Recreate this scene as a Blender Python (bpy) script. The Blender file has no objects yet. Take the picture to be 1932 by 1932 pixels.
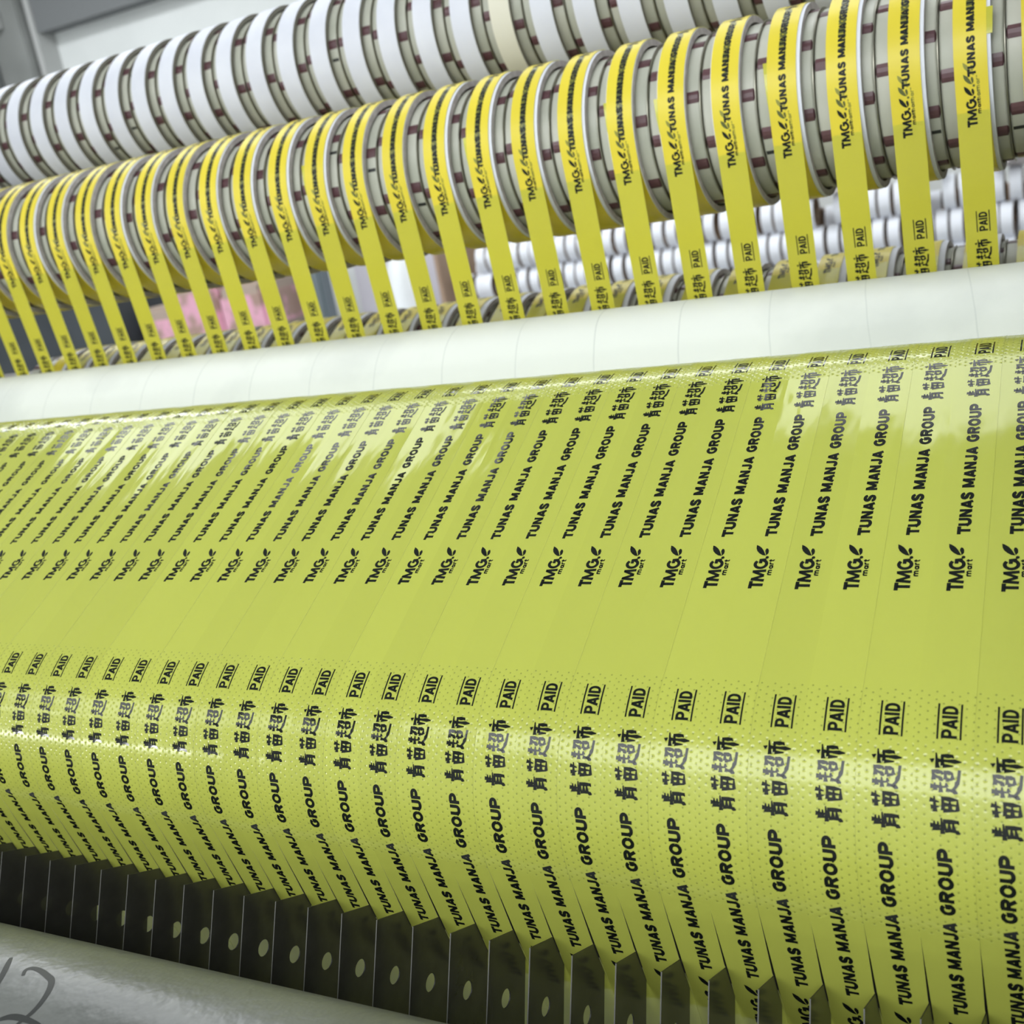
import bpy, bmesh, math, random
from mathutils import Vector, Matrix
random.seed(7)
SC = bpy.context.scene
PI = math.pi
U = 0.012                     # one tape width = 12 mm
G = math.radians(19.0)        # machine frame -> room frame (the photographer looks 19 degrees down)
CAMZ = 1.35
cg, sg = math.cos(G), math.sin(G)
def F(x, y, z):               # machine coordinates (tape widths, camera at origin) -> room metres
    return Vector((x*U, (y*cg + z*sg)*U, (-y*sg + z*cg)*U + CAMZ))
def D2(y, z):                 # direction in the cross-section plane -> room
    return Vector((0, y*cg + z*sg, -y*sg + z*cg))

# ------------------------------------------------------------------ camera
ra, rb = 0.4906840685510417, -0.02262203782154389
fw = Vector((-math.sin(ra), math.cos(ra), 0)); r0 = Vector((math.cos(ra), math.sin(ra), 0)); u0 = Vector((0, 0, 1))
rt = r0*math.cos(rb) + u0*math.sin(rb); up = -r0*math.sin(rb) + u0*math.cos(rb)
RX = Matrix(((1, 0, 0), (0, cg, sg), (0, -sg, cg)))
fw, rt, up = RX @ fw, RX @ rt, RX @ up
cd = bpy.data.cameras.new('camera'); cam = bpy.data.objects.new('camera', cd); SC.collection.objects.link(cam)
cam.matrix_world = Matrix(((rt.x, up.x, -fw.x, 0), (rt.y, up.y, -fw.y, 0), (rt.z, up.z, -fw.z, CAMZ), (0, 0, 0, 1)))
cd.sensor_width = 3.617; cd.sensor_fit = 'HORIZONTAL'; cd.lens = 3.617*2130.95/1932
cd.clip_start = 0.01; cd.clip_end = 50
cd.dof.use_dof = True; cd.dof.focus_distance = 0.315; cd.dof.aperture_fstop = 2.6
SC.camera = cam
# ------------------------------------------------------------------ light and exposure
SC.view_settings.view_transform = 'Standard'; SC.view_settings.look = 'None'
SC.view_settings.gamma = 1; SC.view_settings.use_curve_mapping = False; SC.view_settings.exposure = -0.86
W = bpy.data.worlds.new('world'); SC.world = W; W.use_nodes = True
W.node_tree.nodes['Background'].inputs[0].default_value = (0.92, 0.96, 1.0, 1)
W.node_tree.nodes['Background'].inputs[1].default_value = 0.30
CEIL = 2.80
LAMPS = [  # centre x, centre y, size x, size y, watts
    (0.10, 1.30, 1.20, 0.62, 16), (-1.75, 1.30, 1.20, 0.62, 13), (-3.6, 1.30, 1.2, 0.62, 12),
    (-0.2, -1.75, 2.6, 1.2, 130), (-4.0, -2.3, 1.8, 0.12, 22), (-2.6, -1.6, 1.2, 0.9, 20), (-1.0, 2.3, 1.2, 0.4, 24), (-3.0, 2.3, 1.2, 0.4, 34)]  # the largest lamp, behind the camera, is unseen and added as frontal fill

# ------------------------------------------------------------------ helpers
def link(o): SC.collection.objects.link(o); return o
def tag(o, label=None, cat=None, group=None, kind=None):
    if label: o['label'] = label
    if cat: o['category'] = cat
    if group: o['group'] = group
    if kind: o['kind'] = kind
    return o
def obj(name, me, parent=None, loc=(0, 0, 0)):
    o = bpy.data.objects.new(name, me); link(o); o.location = loc
    if parent: o.parent = parent
    return o
def empty(name, loc):
    o = bpy.data.objects.new(name, None); link(o); o.location = loc; o.empty_display_size = 0.01; return o
class MB:
    def __init__(s): s.v = []; s.f = []; s.m = []; s.uv = []
    def add(s, vs, fs, mi=0, uv=None):
        b = len(s.v); s.v += [tuple(p) for p in vs]
        for k, f in enumerate(fs):
            s.f.append(tuple(b + i for i in f)); s.m.append(mi)
            s.uv.append([uv[i] for i in f] if uv else None)
    def box(s, x0, x1, y0, y1, z0, z1, mi=0):
        vs = [(x, y, z) for x in (x0, x1) for y in (y0, y1) for z in (z0, z1)]
        s.add(vs, [(0, 1, 3, 2), (4, 6, 7, 5), (0, 4, 5, 1), (2, 3, 7, 6), (0, 2, 6, 4), (1, 5, 7, 3)], mi)
    def mesh(s, name, mats, smooth=False, angle=None):
        me = bpy.data.meshes.new(name); me.from_pydata(s.v, [], s.f)
        for m in mats: me.materials.append(m)
        me.polygons.foreach_set('material_index', s.m)
        if any(u is not None for u in s.uv):
            l = me.uv_layers.new(name='UVMap'); k = 0
            flat = []
            for f, u in zip(s.f, s.uv):
                for i in range(len(f)): flat += list(u[i]) if u else [0, 0]
            l.data.foreach_set('uv', flat)
        me.update()
        if smooth:
            me.polygons.foreach_set('use_smooth', [True]*len(me.polygons))
            if angle is not None: me.set_sharp_from_angle(angle=math.radians(angle))
        return me
def bevelbox(name, x0, x1, y0, y1, z0, z1, mats, bev=0.004, seg=2):
    bm = bmesh.new(); bmesh.ops.create_cube(bm, size=1)
    for v in bm.verts: v.co = Vector(((x0+x1)/2 + v.co.x*(x1-x0), (y0+y1)/2 + v.co.y*(y1-y0), (z0+z1)/2 + v.co.z*(z1-z0)))
    bmesh.ops.bevel(bm, geom=bm.edges[:], offset=bev, segments=seg, affect='EDGES')
    me = bpy.data.meshes.new(name); bm.to_mesh(me); bm.free()
    for m in mats: me.materials.append(m)
    return me
def revolve(prof, yc, zc, n=72, mb=None, mi=None, closed=True, a0=0, a1=2*PI, pivot=None):
    """profile [(x, r)] (tape widths) swept about the machine axis through (yc, zc); faces outward."""
    mb = mb or MB(); pv = pivot or Vector((0, 0, 0)); full = abs(a1-a0-2*PI) < 1e-6; m = len(prof)
    k = n if full else n+1; vs = []
    for i in range(k):
        a = a0 + (a1-a0)*i/n
        for (x, r) in prof:
            vs.append(F(x, yc + r*math.cos(a), zc + r*math.sin(a)) - pv)
    fs = []
    for i in range(n):
        j = (i+1) % k
        for q in range(m if closed else m-1):
            w = (q+1) % m; fs.append((i*m+q, i*m+w, j*m+w, j*m+q))
    if mi is None: mb.add(vs, fs, 0)
    else:
        b = len(mb.v); mb.v += [tuple(p) for p in vs]
        for t, f in enumerate(fs):
            mb.f.append(tuple(b+i for i in f)); mb.m.append(mi[t % (m if closed else m-1)]); mb.uv.append(None)
    return mb

# ------------------------------------------------------------------ materials
def mat(name, col, rough=0.5, metal=0.0, spec=0.5, coat=0.0):
    m = bpy.data.materials.new(name); m.use_nodes = True; p = m.node_tree.nodes['Principled BSDF']
    p.inputs['Base Color'].default_value = (*col, 1); p.inputs['Roughness'].default_value = rough
    p.inputs['Metallic'].default_value = metal; p.inputs['Specular IOR Level'].default_value = spec
    p.inputs['Coat Weight'].default_value = coat
    return m
def N(m, t, **kw):
    n = m.node_tree.nodes.new(t)
    for k, v in kw.items(): setattr(n, k, v)
    return n
def L(m, a, b): m.node_tree.links.new(a, b)
def math_n(m, op, a, b=None, c=None):
    n = N(m, 'ShaderNodeMath', operation=op)
    for i, v in enumerate((a, b, c)):
        if v is None: continue
        if isinstance(v, (int, float)): n.inputs[i].default_value = v
        else: L(m, v, n.inputs[i])
    return n.outputs[0]
def noisy(m, scale, c1, c2, lo=0.35, hi=0.65, bump=0.0, bscale=None, coord='Object', detail=4):
    p = m.node_tree.nodes['Principled BSDF']; tc = N(m, 'ShaderNodeTexCoord'); nz = N(m, 'ShaderNodeTexNoise')
    nz.inputs['Scale'].default_value = scale; nz.inputs['Detail'].default_value = detail
    L(m, tc.outputs[coord], nz.inputs['Vector'])
    r = N(m, 'ShaderNodeValToRGB'); r.color_ramp.elements[0].position = lo; r.color_ramp.elements[1].position = hi
    r.color_ramp.elements[0].color = (*c1, 1); r.color_ramp.elements[1].color = (*c2, 1)
    L(m, nz.outputs['Fac'], r.inputs['Fac']); L(m, r.outputs[0], p.inputs['Base Color'])
    if bump:
        b = N(m, 'ShaderNodeBump'); b.inputs['Strength'].default_value = bump; b.inputs['Distance'].default_value = 0.001
        n2 = N(m, 'ShaderNodeTexNoise'); n2.inputs['Scale'].default_value = bscale or scale*4; L(m, tc.outputs[coord], n2.inputs['Vector'])
        L(m, n2.outputs['Fac'], b.inputs['Height']); L(m, b.outputs[0], p.inputs['Normal'])
    return m

# ------------------------------------------------------------------ the path of the film (cross-section)
def ptan(c1, r1, s1, c2, r2, s2):
    dx, dy = c2[0]-c1[0], c2[1]-c1[1]; Ln = math.hypot(dx, dy); base = math.atan2(dy, dx)
    phi = base - math.asin((s2*r2 - s1*r1)/Ln); n = (-math.sin(phi), math.cos(phi))
    return (c1[0]-s1*r1*n[0], c1[1]-s1*r1*n[1]), (c2[0]-s2*r2*n[0], c2[1]-s2*r2*n[1]), phi
C1, R1 = (24.297, -5.895), 3.38
C2, R2 = (31.127, 0.760), 3.38
CW, RW = (39.34, 4.032), 3.50
CA, RA = (41.97, 14.78), 3.42
CB, RB = (52.40, 7.92), 3.42
CC, RC = (47.56, 23.38), 3.35
PER = 11.03
ph1 = math.radians(44.25)
def build_path(CR, RR, endarc):
    """pieces: ('L', p, q) and ('A', c, r, a_start, a_end); returns sampled list (s, y, z, ny, nz)"""
    nrm = (-math.sin(ph1), math.cos(ph1))
    t1 = (C1[0]+R1*nrm[0], C1[1]+R1*nrm[1])          # leaves roller 1
    t2 = (C2[0]+R2*nrm[0], C2[1]+R2*nrm[1])          # meets roller 2
    a, b, phb = ptan(C2, R2, -1, CW, RW, 1)
    p, q, phc = ptan(CW, RW, 1, CR, RR, -1)
    T2 = (22.82, -9.785); ph0 = math.radians(123.45); n0 = (-math.sin(ph0), math.cos(ph0))
    t0 = (C1[0]+R1*n0[0], C1[1]+R1*n0[1])            # meets roller 1
    start = (t0[0]-math.cos(ph0)*11.5, t0[1]-math.sin(ph0)*11.5)
    out = []
    def line(P, Q, n, ph):
        for i in range(n):
            k = i/n; out.append([P[0]+(Q[0]-P[0])*k, P[1]+(Q[1]-P[1])*k, -math.sin(ph), math.cos(ph)])
    def arc(c, r, pa, pb, side, step=3.0):             # side -1: centre on the right of travel
        n = max(3, int(abs(math.degrees(pb-pa))/step))
        for i in range(n):
            ph = pa + (pb-pa)*i/n; nn = (-math.sin(ph), math.cos(ph))
            out.append([c[0]-side*r*nn[0], c[1]-side*r*nn[1], nn[0], nn[1]])
    line(start, t0, 24, ph0); arc(C1, R1, ph0, ph1, -1); line(t1, t2, 8, ph1)
    arc(C2, R2, ph1, phb, -1); line(a, b, 4, phb)
    pe = phc if phc > phb else phc+2*PI
    arc(CW, RW, phb, pe, 1); line(p, q, 10, phc)
    arc(CR, RR, phc, phc-math.radians(endarc), -1)
    # arc length, zero at the start of the logo on the flat span
    s = [0]
    for i in range(1, len(out)): s.append(s[-1]+math.hypot(out[i][0]-out[i-1][0], out[i][1]-out[i-1][1]))
    d1 = (math.cos(ph1), math.sin(ph1))
    i1 = next(i for i, o in enumerate(out) if abs(o[0]-t1[0]) < 1e-6 and abs(o[1]-t1[1]) < 1e-6)
    off = s[i1] + (23.70-t1[0])*d1[0] + (-1.757-t1[1])*d1[1]
    s = [k-off for k in s]
    marks = dict(c1a=s[24], c1b=s[i1], c2a=s[i1+8])
    return s, out, marks
class Path:
    def __init__(p, CR, RR, endarc): p.s, p.o, p.marks = build_path(CR, RR, endarc); p.k = 0
    def at(p, s):
        S = p.s
        if s < S[p.k] or p.k >= len(S)-2: p.k = 0
        while p.k < len(S)-2 and S[p.k+1] < s: p.k += 1
        k = p.k; t = (s-S[k])/(S[k+1]-S[k]); A, B = p.o[k], p.o[k+1]
        n = [A[2]*(1-t)+B[2]*t, A[3]*(1-t)+B[3]*t]; l = math.hypot(*n)
        return A[0]*(1-t)+B[0]*t, A[1]*(1-t)+B[1]*t, n[0]/l, n[1]/l
PF = Path(CA, RA, 150); PR = Path(CB, RB, 150)
XL0 = -1.88 - 0.40            # left edge of tape 0

# ------------------------------------------------------------------ print: strokes of the lettering
def arcp(cx, cy, rx, ry, a0, a1, n=7):
    return [(cx+rx*math.cos(math.radians(a0+(a1-a0)*i/n)), cy+ry*math.sin(math.radians(a0+(a1-a0)*i/n))) for i in range(n+1)]
GL = {  # glyph: advance, strokes (unit height)
 'T': (.66, [[(0, .90), (.62, .90)], [(.31, .9), (.31, 0)]]),
 'U': (.70, [[(.10, 1), (.10, .34)] + arcp(.32, .34, .22, .24, 180, 360) + [(.54, .34), (.54, 1)]]),
 'N': (.72, [[(.10, 0), (.10, 1)], [(.12, .93), (.52, .07)], [(.54, 0), (.54, 1)]]),
 'A': (.72, [[(.07, 0), (.33, .93)], [(.33, .93), (.59, 0)], [(.17, .27), (.49, .27)]]),
 'S': (.64, [[(.50, .70)] + arcp(.29, .71, .20, .19, 10, 215, 8) + [(.40, .45)] + arcp(.29, .29, .20, .19, 35, -190, 8)]),
 'M': (.88, [[(.10, 0), (.10, 1)], [(.12, .95), (.39, .12)], [(.39, .12), (.66, .95)], [(.68, 0), (.68, 1)]]),
 'J': (.60, [[(.42, 1), (.42, .32)] + arcp(.24, .30, .18, .20, 0, -170, 6)]),
 'G': (.74, [arcp(.34, .5, .25, .40, 40, 330, 12) + [(.56, .28), (.56, .48), (.36, .48)]]),
 'R': (.72, [[(.10, 0), (.10, 1)], [(.1, .9)] + arcp(.34, .70, .20, .20, 90, -90, 7) + [(.1, .5)], [(.34, .5), (.56, 0)]]),
 'O': (.76, [arcp(.34, .5, .25, .40, 0, 360, 16)]),
 'P': (.68, [[(.10, 0), (.10, 1)], [(.1, .9)] + arcp(.34, .67, .20, .23, 90, -90, 7) + [(.1, .44)]]),
 'D': (.72, [[(.10, 0), (.10, 1)], [(.1, .9)] + arcp(.28, .5, .26, .40, 90, -90, 9) + [(.1, .1)]]),
 'I': (.30, [[(.10, 0), (.10, 1)]]),
 'm': (.95, [[(.08, 0), (.08, .62)], [(.08, .42)] + arcp(.25, .42, .15, .16, 160, 0, 5) + [(.40, 0)], [(.40, .42)] + arcp(.57, .42, .15, .16, 160, 0, 5) + [(.72, 0)]]),
 'a': (.62, [arcp(.25, .30, .19, .23, 0, 360, 10), [(.46, .60), (.46, 0)]]),
 'r': (.42, [[(.08, 0), (.08, .62)], [(.08, .42)] + arcp(.25, .42, .15, .16, 160, 60, 4)]),
 't': (.42, [[(.18, .85), (.18, .12), (.34, .05)], [(.0, .58), (.36, .58)]]),
}
CJK = [  # four brushed characters: start along the tape, width, strokes (0..1 box)
 (.257, .29, [[(.2, .86), (.78, .88)], [(.22, .73), (.76, .75)], [(.02, .58), (.98, .63)], [(.5, 1.02), (.5, .6)],
   [(.25, .50), (.24, .15), (.12, -.04)], [(.25, .50), (.78, .52), (.80, .02), (.68, .06)], [(.27, .34), (.76, .36)], [(.27, .18), (.76, .22)]]),
 (.637, .275, [[(.0, .84), (.98, .88)], [(.28, 1.0), (.34, .70)], [(.74, 1.04), (.62, .70)],
   [(.12, .56), (.16, .02)], [(.12, .56), (.86, .58), (.82, .03)], [(.16, .05), (.82, .06)], [(.16, .31), (.82, .33)], [(.5, .56), (.48, .06)]]),
 (.975, .385, [[(.08, .84), (.42, .87)], [(.25, 1.02), (.25, .42)], [(.0, .64), (.47, .67)], [(.26, .44), (.44, .46)],
   [(.14, .46), (.10, .24), (.0, .05)], [(.06, .26), (.3, .12), (.6, .03), (1.05, .0)],
   [(.54, .90), (.92, .93), (.90, .62), (.80, .58)], [(.72, .90), (.66, .72), (.52, .58)], [(.58, .48), (.60, .22)], [(.58, .48), (.90, .50), (.88, .22)], [(.6, .24), (.88, .25)]]),
 (1.385, .28, [[(.44, 1.03), (.58, .90)], [(.02, .78), (.98, .84)], [(.18, .60), (.20, .22)], [(.18, .60), (.80, .62), (.82, .24), (.70, .26)], [(.5, .82), (.50, .40), (.48, -.06)]]),
]
def ribbons():
    """list of (polyline [(s, v)], half width list) and polygons for one repeat; v grows towards -X (letter tops)"""
    R = []; POLY = []
    def word(txt, s0, s1, base, h, th):
        adv = sum(GL[c][0] for c in txt) - 0.06; k = (s1-s0)/adv; x = 0
        for c in txt:
            a, st = GL[c]
            for pl in st:
                R.append(([(s0+(x+px)*k, base-py*h) for px, py in pl], [th/2]*len(pl)))
            x += a
    # logo
    word('T', 0, .205, .607, .30, .078)
    R.append(([(.235, .607), (.265, .315)], [.037]*2)); R.append(([(.265, .33), (.375, .58)], [.034]*2))
    R.append(([(.375, .58), (.485, .33)], [.034]*2)); R.append(([(.485, .315), (.52, .607)], [.037]*2))
    R.append(([(.712+.115*math.cos(math.radians(a)), .455-.125*math.sin(math.radians(a))) for a in range(45, 326, 20)] + [(.825, .53), (.825, .44), (.73, .44)], [.036]*18))
    word('mart', .385, .85, .735, .135, .033)
    POLY.append([(.909+.04*math.cos(a*PI/5), .56+.038*math.sin(a*PI/5)) for a in range(10)])
    POLY.append([(1.285, .262), (1.26, .315), (1.20, .385), (1.12, .440), (1.03, .485), (.962, .515), (.975, .440), (1.03, .365), (1.10, .305), (1.18, .272)])
    POLY.append([(1.180, .500), (1.17, .535), (1.11, .562), (1.03, .562), (.965, .52), (1.03, .505), (1.10, .480), (1.15, .485)])
    b0 = 1.552
    word('TUNAS', b0, b0+1.24, .645, .245, .074); word('MANJA', b0+1.39, b0+2.68, .645, .245, .074); word('GROUP', b0+2.85, b0+4.15, .645, .245, .074)
    g0 = b0+4.15
    for (c0, w, st) in CJK:
        for pl in st:
            pts = []
            for i in range(len(pl)-1):
                for t in (0, .5): pts.append((pl[i][0]*(1-t)+pl[i+1][0]*t, pl[i][1]*(1-t)+pl[i+1][1]*t))
            pts.append(pl[-1]); n = len(pts)
            wd = [.028 + .003 + .010*math.cos(i*2.1) - (.014 if i == n-1 else 0) for i in range(n)]
            R.append(([(g0+c0+x*w, .775-y*.47) for x, y in pts], wd))
    p0 = g0+1.91
    word('PAID', p0+.02, p0+.66, .715, .27, .056)
    for v in (.385, .775):
        R.append(([(p0+.70*i/6, v) for i in range(7)], [.017]*7))
    return R, POLY
RB_, PL_ = ribbons()
def lettering(path, s_from, s_to, lift, XL, shift=0.0, only=None, vshift=0.0):
    """mesh of the print on tape 0 lying lift above the film surface"""
    mb = MB()
    def P(s, v):
        y, z, ny, nz = path.at(s); return F(XL+v+vshift, y+ny*lift, z+nz*lift)
    k0 = math.floor(s_from/PER)-1; k1 = math.ceil(s_to/PER)+1
    for k in range(k0, k1):
        o = k*PER+shift
        for pts, hw in RB_:
            if only and not only(pts): continue
            if pts[0][0]+o < s_from or pts[-1][0]+o > s_to: continue
            n = len(pts); Ls = []; Rs = []
            for i in range(n):
                a = pts[max(i-1, 0)]; b = pts[min(i+1, n-1)]; dx, dy = b[0]-a[0], b[1]-a[1]; l = math.hypot(dx, dy) or 1
                dx /= l; dy /= l; x, y = pts[i]; w = hw[i]
                if 0 < i < n-1:                                  # mitre
                    e = (pts[i][0]-a[0], pts[i][1]-a[1]); le = math.hypot(*e) or 1; c = abs((e[0]*dx+e[1]*dy)/le); w /= max(c, .6)
                Ls.append((x-dy*w, y+dx*w)); Rs.append((x+dy*w, y-dx*w))
            vs = [P(q[0]+o, q[1]) for q in Ls] + [P(q[0]+o, q[1]) for q in Rs]
            mb.add(vs, [(i, i+1, n+i+1, n+i) for i in range(n-1)], 0, [(q[0]+o, q[1]) for q in Ls+Rs])
        for pl in PL_:
            if only and shift < .35: continue
            if pl[0][0]+o < s_from or pl[0][0]+o > s_to: continue
            mb.add([P(a+o, b) for a, b in pl], [tuple(range(len(pl)))], 0, [(a+o, b) for a, b in pl])
    return mb

# ------------------------------------------------------------------ film materials
def film(name, col, dots=True, trans=0.22, rough=0.16):
    m = mat(name, col, rough, spec=0.5); nt = m.node_tree; p = nt.nodes['Principled BSDF']; out = nt.nodes['Material Output']
    uv = N(m, 'ShaderNodeUVMap'); sp = N(m, 'ShaderNodeSeparateXYZ'); L(m, uv.outputs[0], sp.inputs[0])
    oi = N(m, 'ShaderNodeObjectInfo')
    u, v = sp.outputs[0], sp.outputs[1]
    # slow waves of the film, different on every strip
    cb = N(m, 'ShaderNodeCombineXYZ'); L(m, math_n(m, 'MULTIPLY', u, 0.22), cb.inputs[0]); L(m, math_n(m, 'MULTIPLY', v, 0.75), cb.inputs[1])
    L(m, math_n(m, 'MULTIPLY', oi.outputs['Random'], 60), cb.inputs[2])
    nz = N(m, 'ShaderNodeTexNoise'); nz.inputs['Scale'].default_value = 1.0; nz.inputs['Detail'].default_value = 2.5; L(m, cb.outputs[0], nz.inputs['Vector'])
    b1 = N(m, 'ShaderNodeBump'); b1.inputs['Strength'].default_value = 0.6; b1.inputs['Distance'].default_value = 0.0009
    tilt = math_n(m, 'MULTIPLY', v, math_n(m, 'SUBTRACT', math_n(m, 'FRACT', math_n(m, 'MULTIPLY', oi.outputs['Random'], 37.7)), .5))
    L(m, math_n(m, 'MULTIPLY_ADD', tilt, 1.1, nz.outputs['Fac']), b1.inputs['Height'])
    nrm = b1.outputs[0]
    hsv = N(m, 'ShaderNodeHueSaturation'); hsv.inputs['Color'].default_value = (*col, 1)
    L(m, math_n(m, 'MULTIPLY_ADD', oi.outputs['Random'], 0.05, 0.975), hsv.inputs['Value'])
    colo = hsv.outputs[0]
    if dots:
        colw, per = 0.132, 0.17
        vc = math_n(m, 'DIVIDE', v, colw); ci = math_n(m, 'FLOOR', vc)
        odd = math_n(m, 'MODULO', ci, 2.0)
        uu = math_n(m, 'ADD', math_n(m, 'DIVIDE', u, per), math_n(m, 'MULTIPLY', odd, 0.5))
        du = math_n(m, 'MULTIPLY', math_n(m, 'SUBTRACT', math_n(m, 'FRACT', uu), 0.5), per)
        dv = math_n(m, 'MULTIPLY', math_n(m, 'SUBTRACT', math_n(m, 'FRACT', vc), 0.5), colw)
        r = math_n(m, 'SQRT', math_n(m, 'ADD', math_n(m, 'MULTIPLY', du, du), math_n(m, 'MULTIPLY', dv, dv)))
        mr = N(m, 'ShaderNodeMapRange'); mr.interpolation_type = 'SMOOTHSTEP'
        L(m, r, mr.inputs['Value']); mr.inputs['From Min'].default_value = 0.008; mr.inputs['From Max'].default_value = 0.028
        mr.inputs['To Min'].default_value = 1; mr.inputs['To Max'].default_value = 0
        mk = PF.marks
        def inside(a, b): return math_n(m, 'MULTIPLY', math_n(m, 'GREATER_THAN', u, a), math_n(m, 'LESS_THAN', u, b))
        msk = math_n(m, 'ADD', inside(mk['c1a']-.05, mk['c1b']+.02), inside(mk['c2a']+.05, mk['c2a']+4.2))
        dm = math_n(m, 'MULTIPLY', mr.outputs[0], msk)
        b2 = N(m, 'ShaderNodeBump'); b2.inputs['Strength'].default_value = 0.35; b2.inputs['Distance'].default_value = 0.0002; b2.invert = True
        mr2 = N(m, 'ShaderNodeMapRange'); L(m, r, mr2.inputs['Value']); mr2.inputs['From Max'].default_value = 0.05; mr2.inputs['To Min'].default_value = 1; mr2.inputs['To Max'].default_value = 0
        L(m, math_n(m, 'MULTIPLY', mr2.outputs[0], msk), b2.inputs['Height']); L(m, nrm, b2.inputs['Normal']); nrm = b2.outputs[0]
        mx = N(m, 'ShaderNodeMix', data_type='RGBA'); L(m, math_n(m, 'MULTIPLY', dm, 0.8), mx.inputs['Factor'])
        L(m, colo, mx.inputs[6]); mx.inputs[7].default_value = (col[0]*.42, col[1]*.45, col[2]*.5, 1); colo = mx.outputs[2]
        rr = math_n(m, 'MULTIPLY_ADD', msk, 0.10, rough); L(m, rr, p.inputs['Roughness'])
    L(m, colo, p.inputs['Base Color']); L(m, nrm, p.inputs['Normal'])
    if trans:
        tr = N(m, 'ShaderNodeBsdfTranslucent'); L(m, colo, tr.inputs[0]); ms = N(m, 'ShaderNodeMixShader'); ms.inputs[0].default_value = trans
        L(m, p.outputs[0], ms.inputs[1]); L(m, tr.outputs[0], ms.inputs[2]); L(m, ms.outputs[0], out.inputs[0])
    return m
M_FILM = film('yellow_film', (0.505, 0.545, 0.093), rough=.06)
M_EDGE = mat('film_edge_glint', (0.88, 0.90, 0.42), .3)  # pale colour paints the light caught on the cut edges
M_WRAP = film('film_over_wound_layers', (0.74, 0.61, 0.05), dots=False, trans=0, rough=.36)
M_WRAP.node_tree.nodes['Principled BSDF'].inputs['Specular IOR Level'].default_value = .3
M_SPAN = film('film_span_lit', (0.72, 0.68, 0.075), dots=False, trans=.3, rough=.2)  # same film, its light put into a brighter, yellower colour
M_WOUND = film('wound_yellow_film', (0.74, 0.60, 0.04), dots=False, trans=0, rough=0.25)
M_TAIL = film('doubled_film', (0.62, 0.60, 0.07), dots=False, trans=.2, rough=.2)
M_INK = film('black_ink', (0.008, 0.010, 0.008), dots=False, trans=0, rough=.09)
M_INK.node_tree.nodes['Principled BSDF'].inputs['Specular IOR Level'].default_value = .22
M_INKW = mat('ink_on_rolls', (0.008, 0.010, 0.008), 0.5, spec=.25)
M_GHOST = mat('ink_under_film', (0.10, 0.11, 0.02), 0.3)
M_GHOST2 = mat('ink_under_two_films', (0.26, 0.25, 0.03), 0.3)
M_CORE = noisy(mat('white_core_paper', (0.8, 0.8, 0.82), 0.55), 40, (0.68, 0.70, 0.78), (0.74, 0.76, 0.83))
M_CORESIDE = noisy(mat('core_cut_edge', (0.5, 0.47, 0.46), 0.8), 300, (0.50, 0.46, 0.45), (0.62, 0.58, 0.57))
M_CORESIDE2 = mat('core_cut_edge_grey', (0.26, 0.25, 0.21), .8)
M_CREAMCORE = mat('cream_core_paper', (0.72, 0.70, 0.58), 0.6)
M_KRAFT = noisy(mat('kraft_board', (0.3, 0.2, 0.13), 0.85), 60, (0.24, 0.17, 0.12), (0.36, 0.26, 0.18))
M_RING = noisy(mat('cream_nylon', (0.5, 0.5, 0.42), 0.42), 30, (0.40, 0.41, 0.34), (0.50, 0.50, 0.43), bump=.1)
M_LUG = noisy(mat('maroon_lug', (0.14, 0.055, 0.065), 0.38), 120, (0.075, 0.030, 0.036), (0.12, 0.055, 0.062))
M_STEEL = mat('washer_steel', (0.30, 0.29, 0.24), 0.3, metal=1)
M_SHAFT = mat('shaft_steel', (0.12, 0.11, 0.10), 0.4, metal=.8)
M_DASH = mat('marker_black', (0.02, 0.022, 0.02), 0.5)
M_BLADE = noisy(mat('blade_steel', (0.1, 0.1, 0.1), 0.2, metal=.6), 90, (0.125, 0.122, 0.118), (0.165, 0.160, 0.155))
M_BLADEEDGE = mat('honed_edge', (0.14, 0.14, 0.13), 0.5, metal=.3)
M_HOLD = mat('black_steel', (0.016, 0.016, 0.016), 0.5)
M_PIPE = noisy(mat('grey_pipe_paint', (0.35, 0.37, 0.34), 0.30), 22, (0.105, 0.11, 0.103), (0.14, 0.146, 0.136), bump=.25, bscale=260)
M_RUB = noisy(mat('silicone_roller', (0.25, 0.26, 0.2), 0.6), 50, (0.2, 0.2, 0.16), (0.28, 0.28, 0.22))

# ------------------------------------------------------------------ ordinals for labels
ONES = ['', 'first', 'second', 'third', 'fourth', 'fifth', 'sixth', 'seventh', 'eighth', 'ninth', 'tenth', 'eleventh', 'twelfth', 'thirteenth', 'fourteenth', 'fifteenth', 'sixteenth', 'seventeenth', 'eighteenth', 'nineteenth']
TENS = {2: ('twentieth', 'twenty'), 3: ('thirtieth', 'thirty'), 4: ('fortieth', 'forty'), 5: ('fiftieth', 'fifty')}
def nth(n):
    if n < 20: return ONES[n]
    t, o = divmod(n, 10); return TENS[t][0] if o == 0 else TENS[t][1] + '-' + ONES[o]

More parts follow.
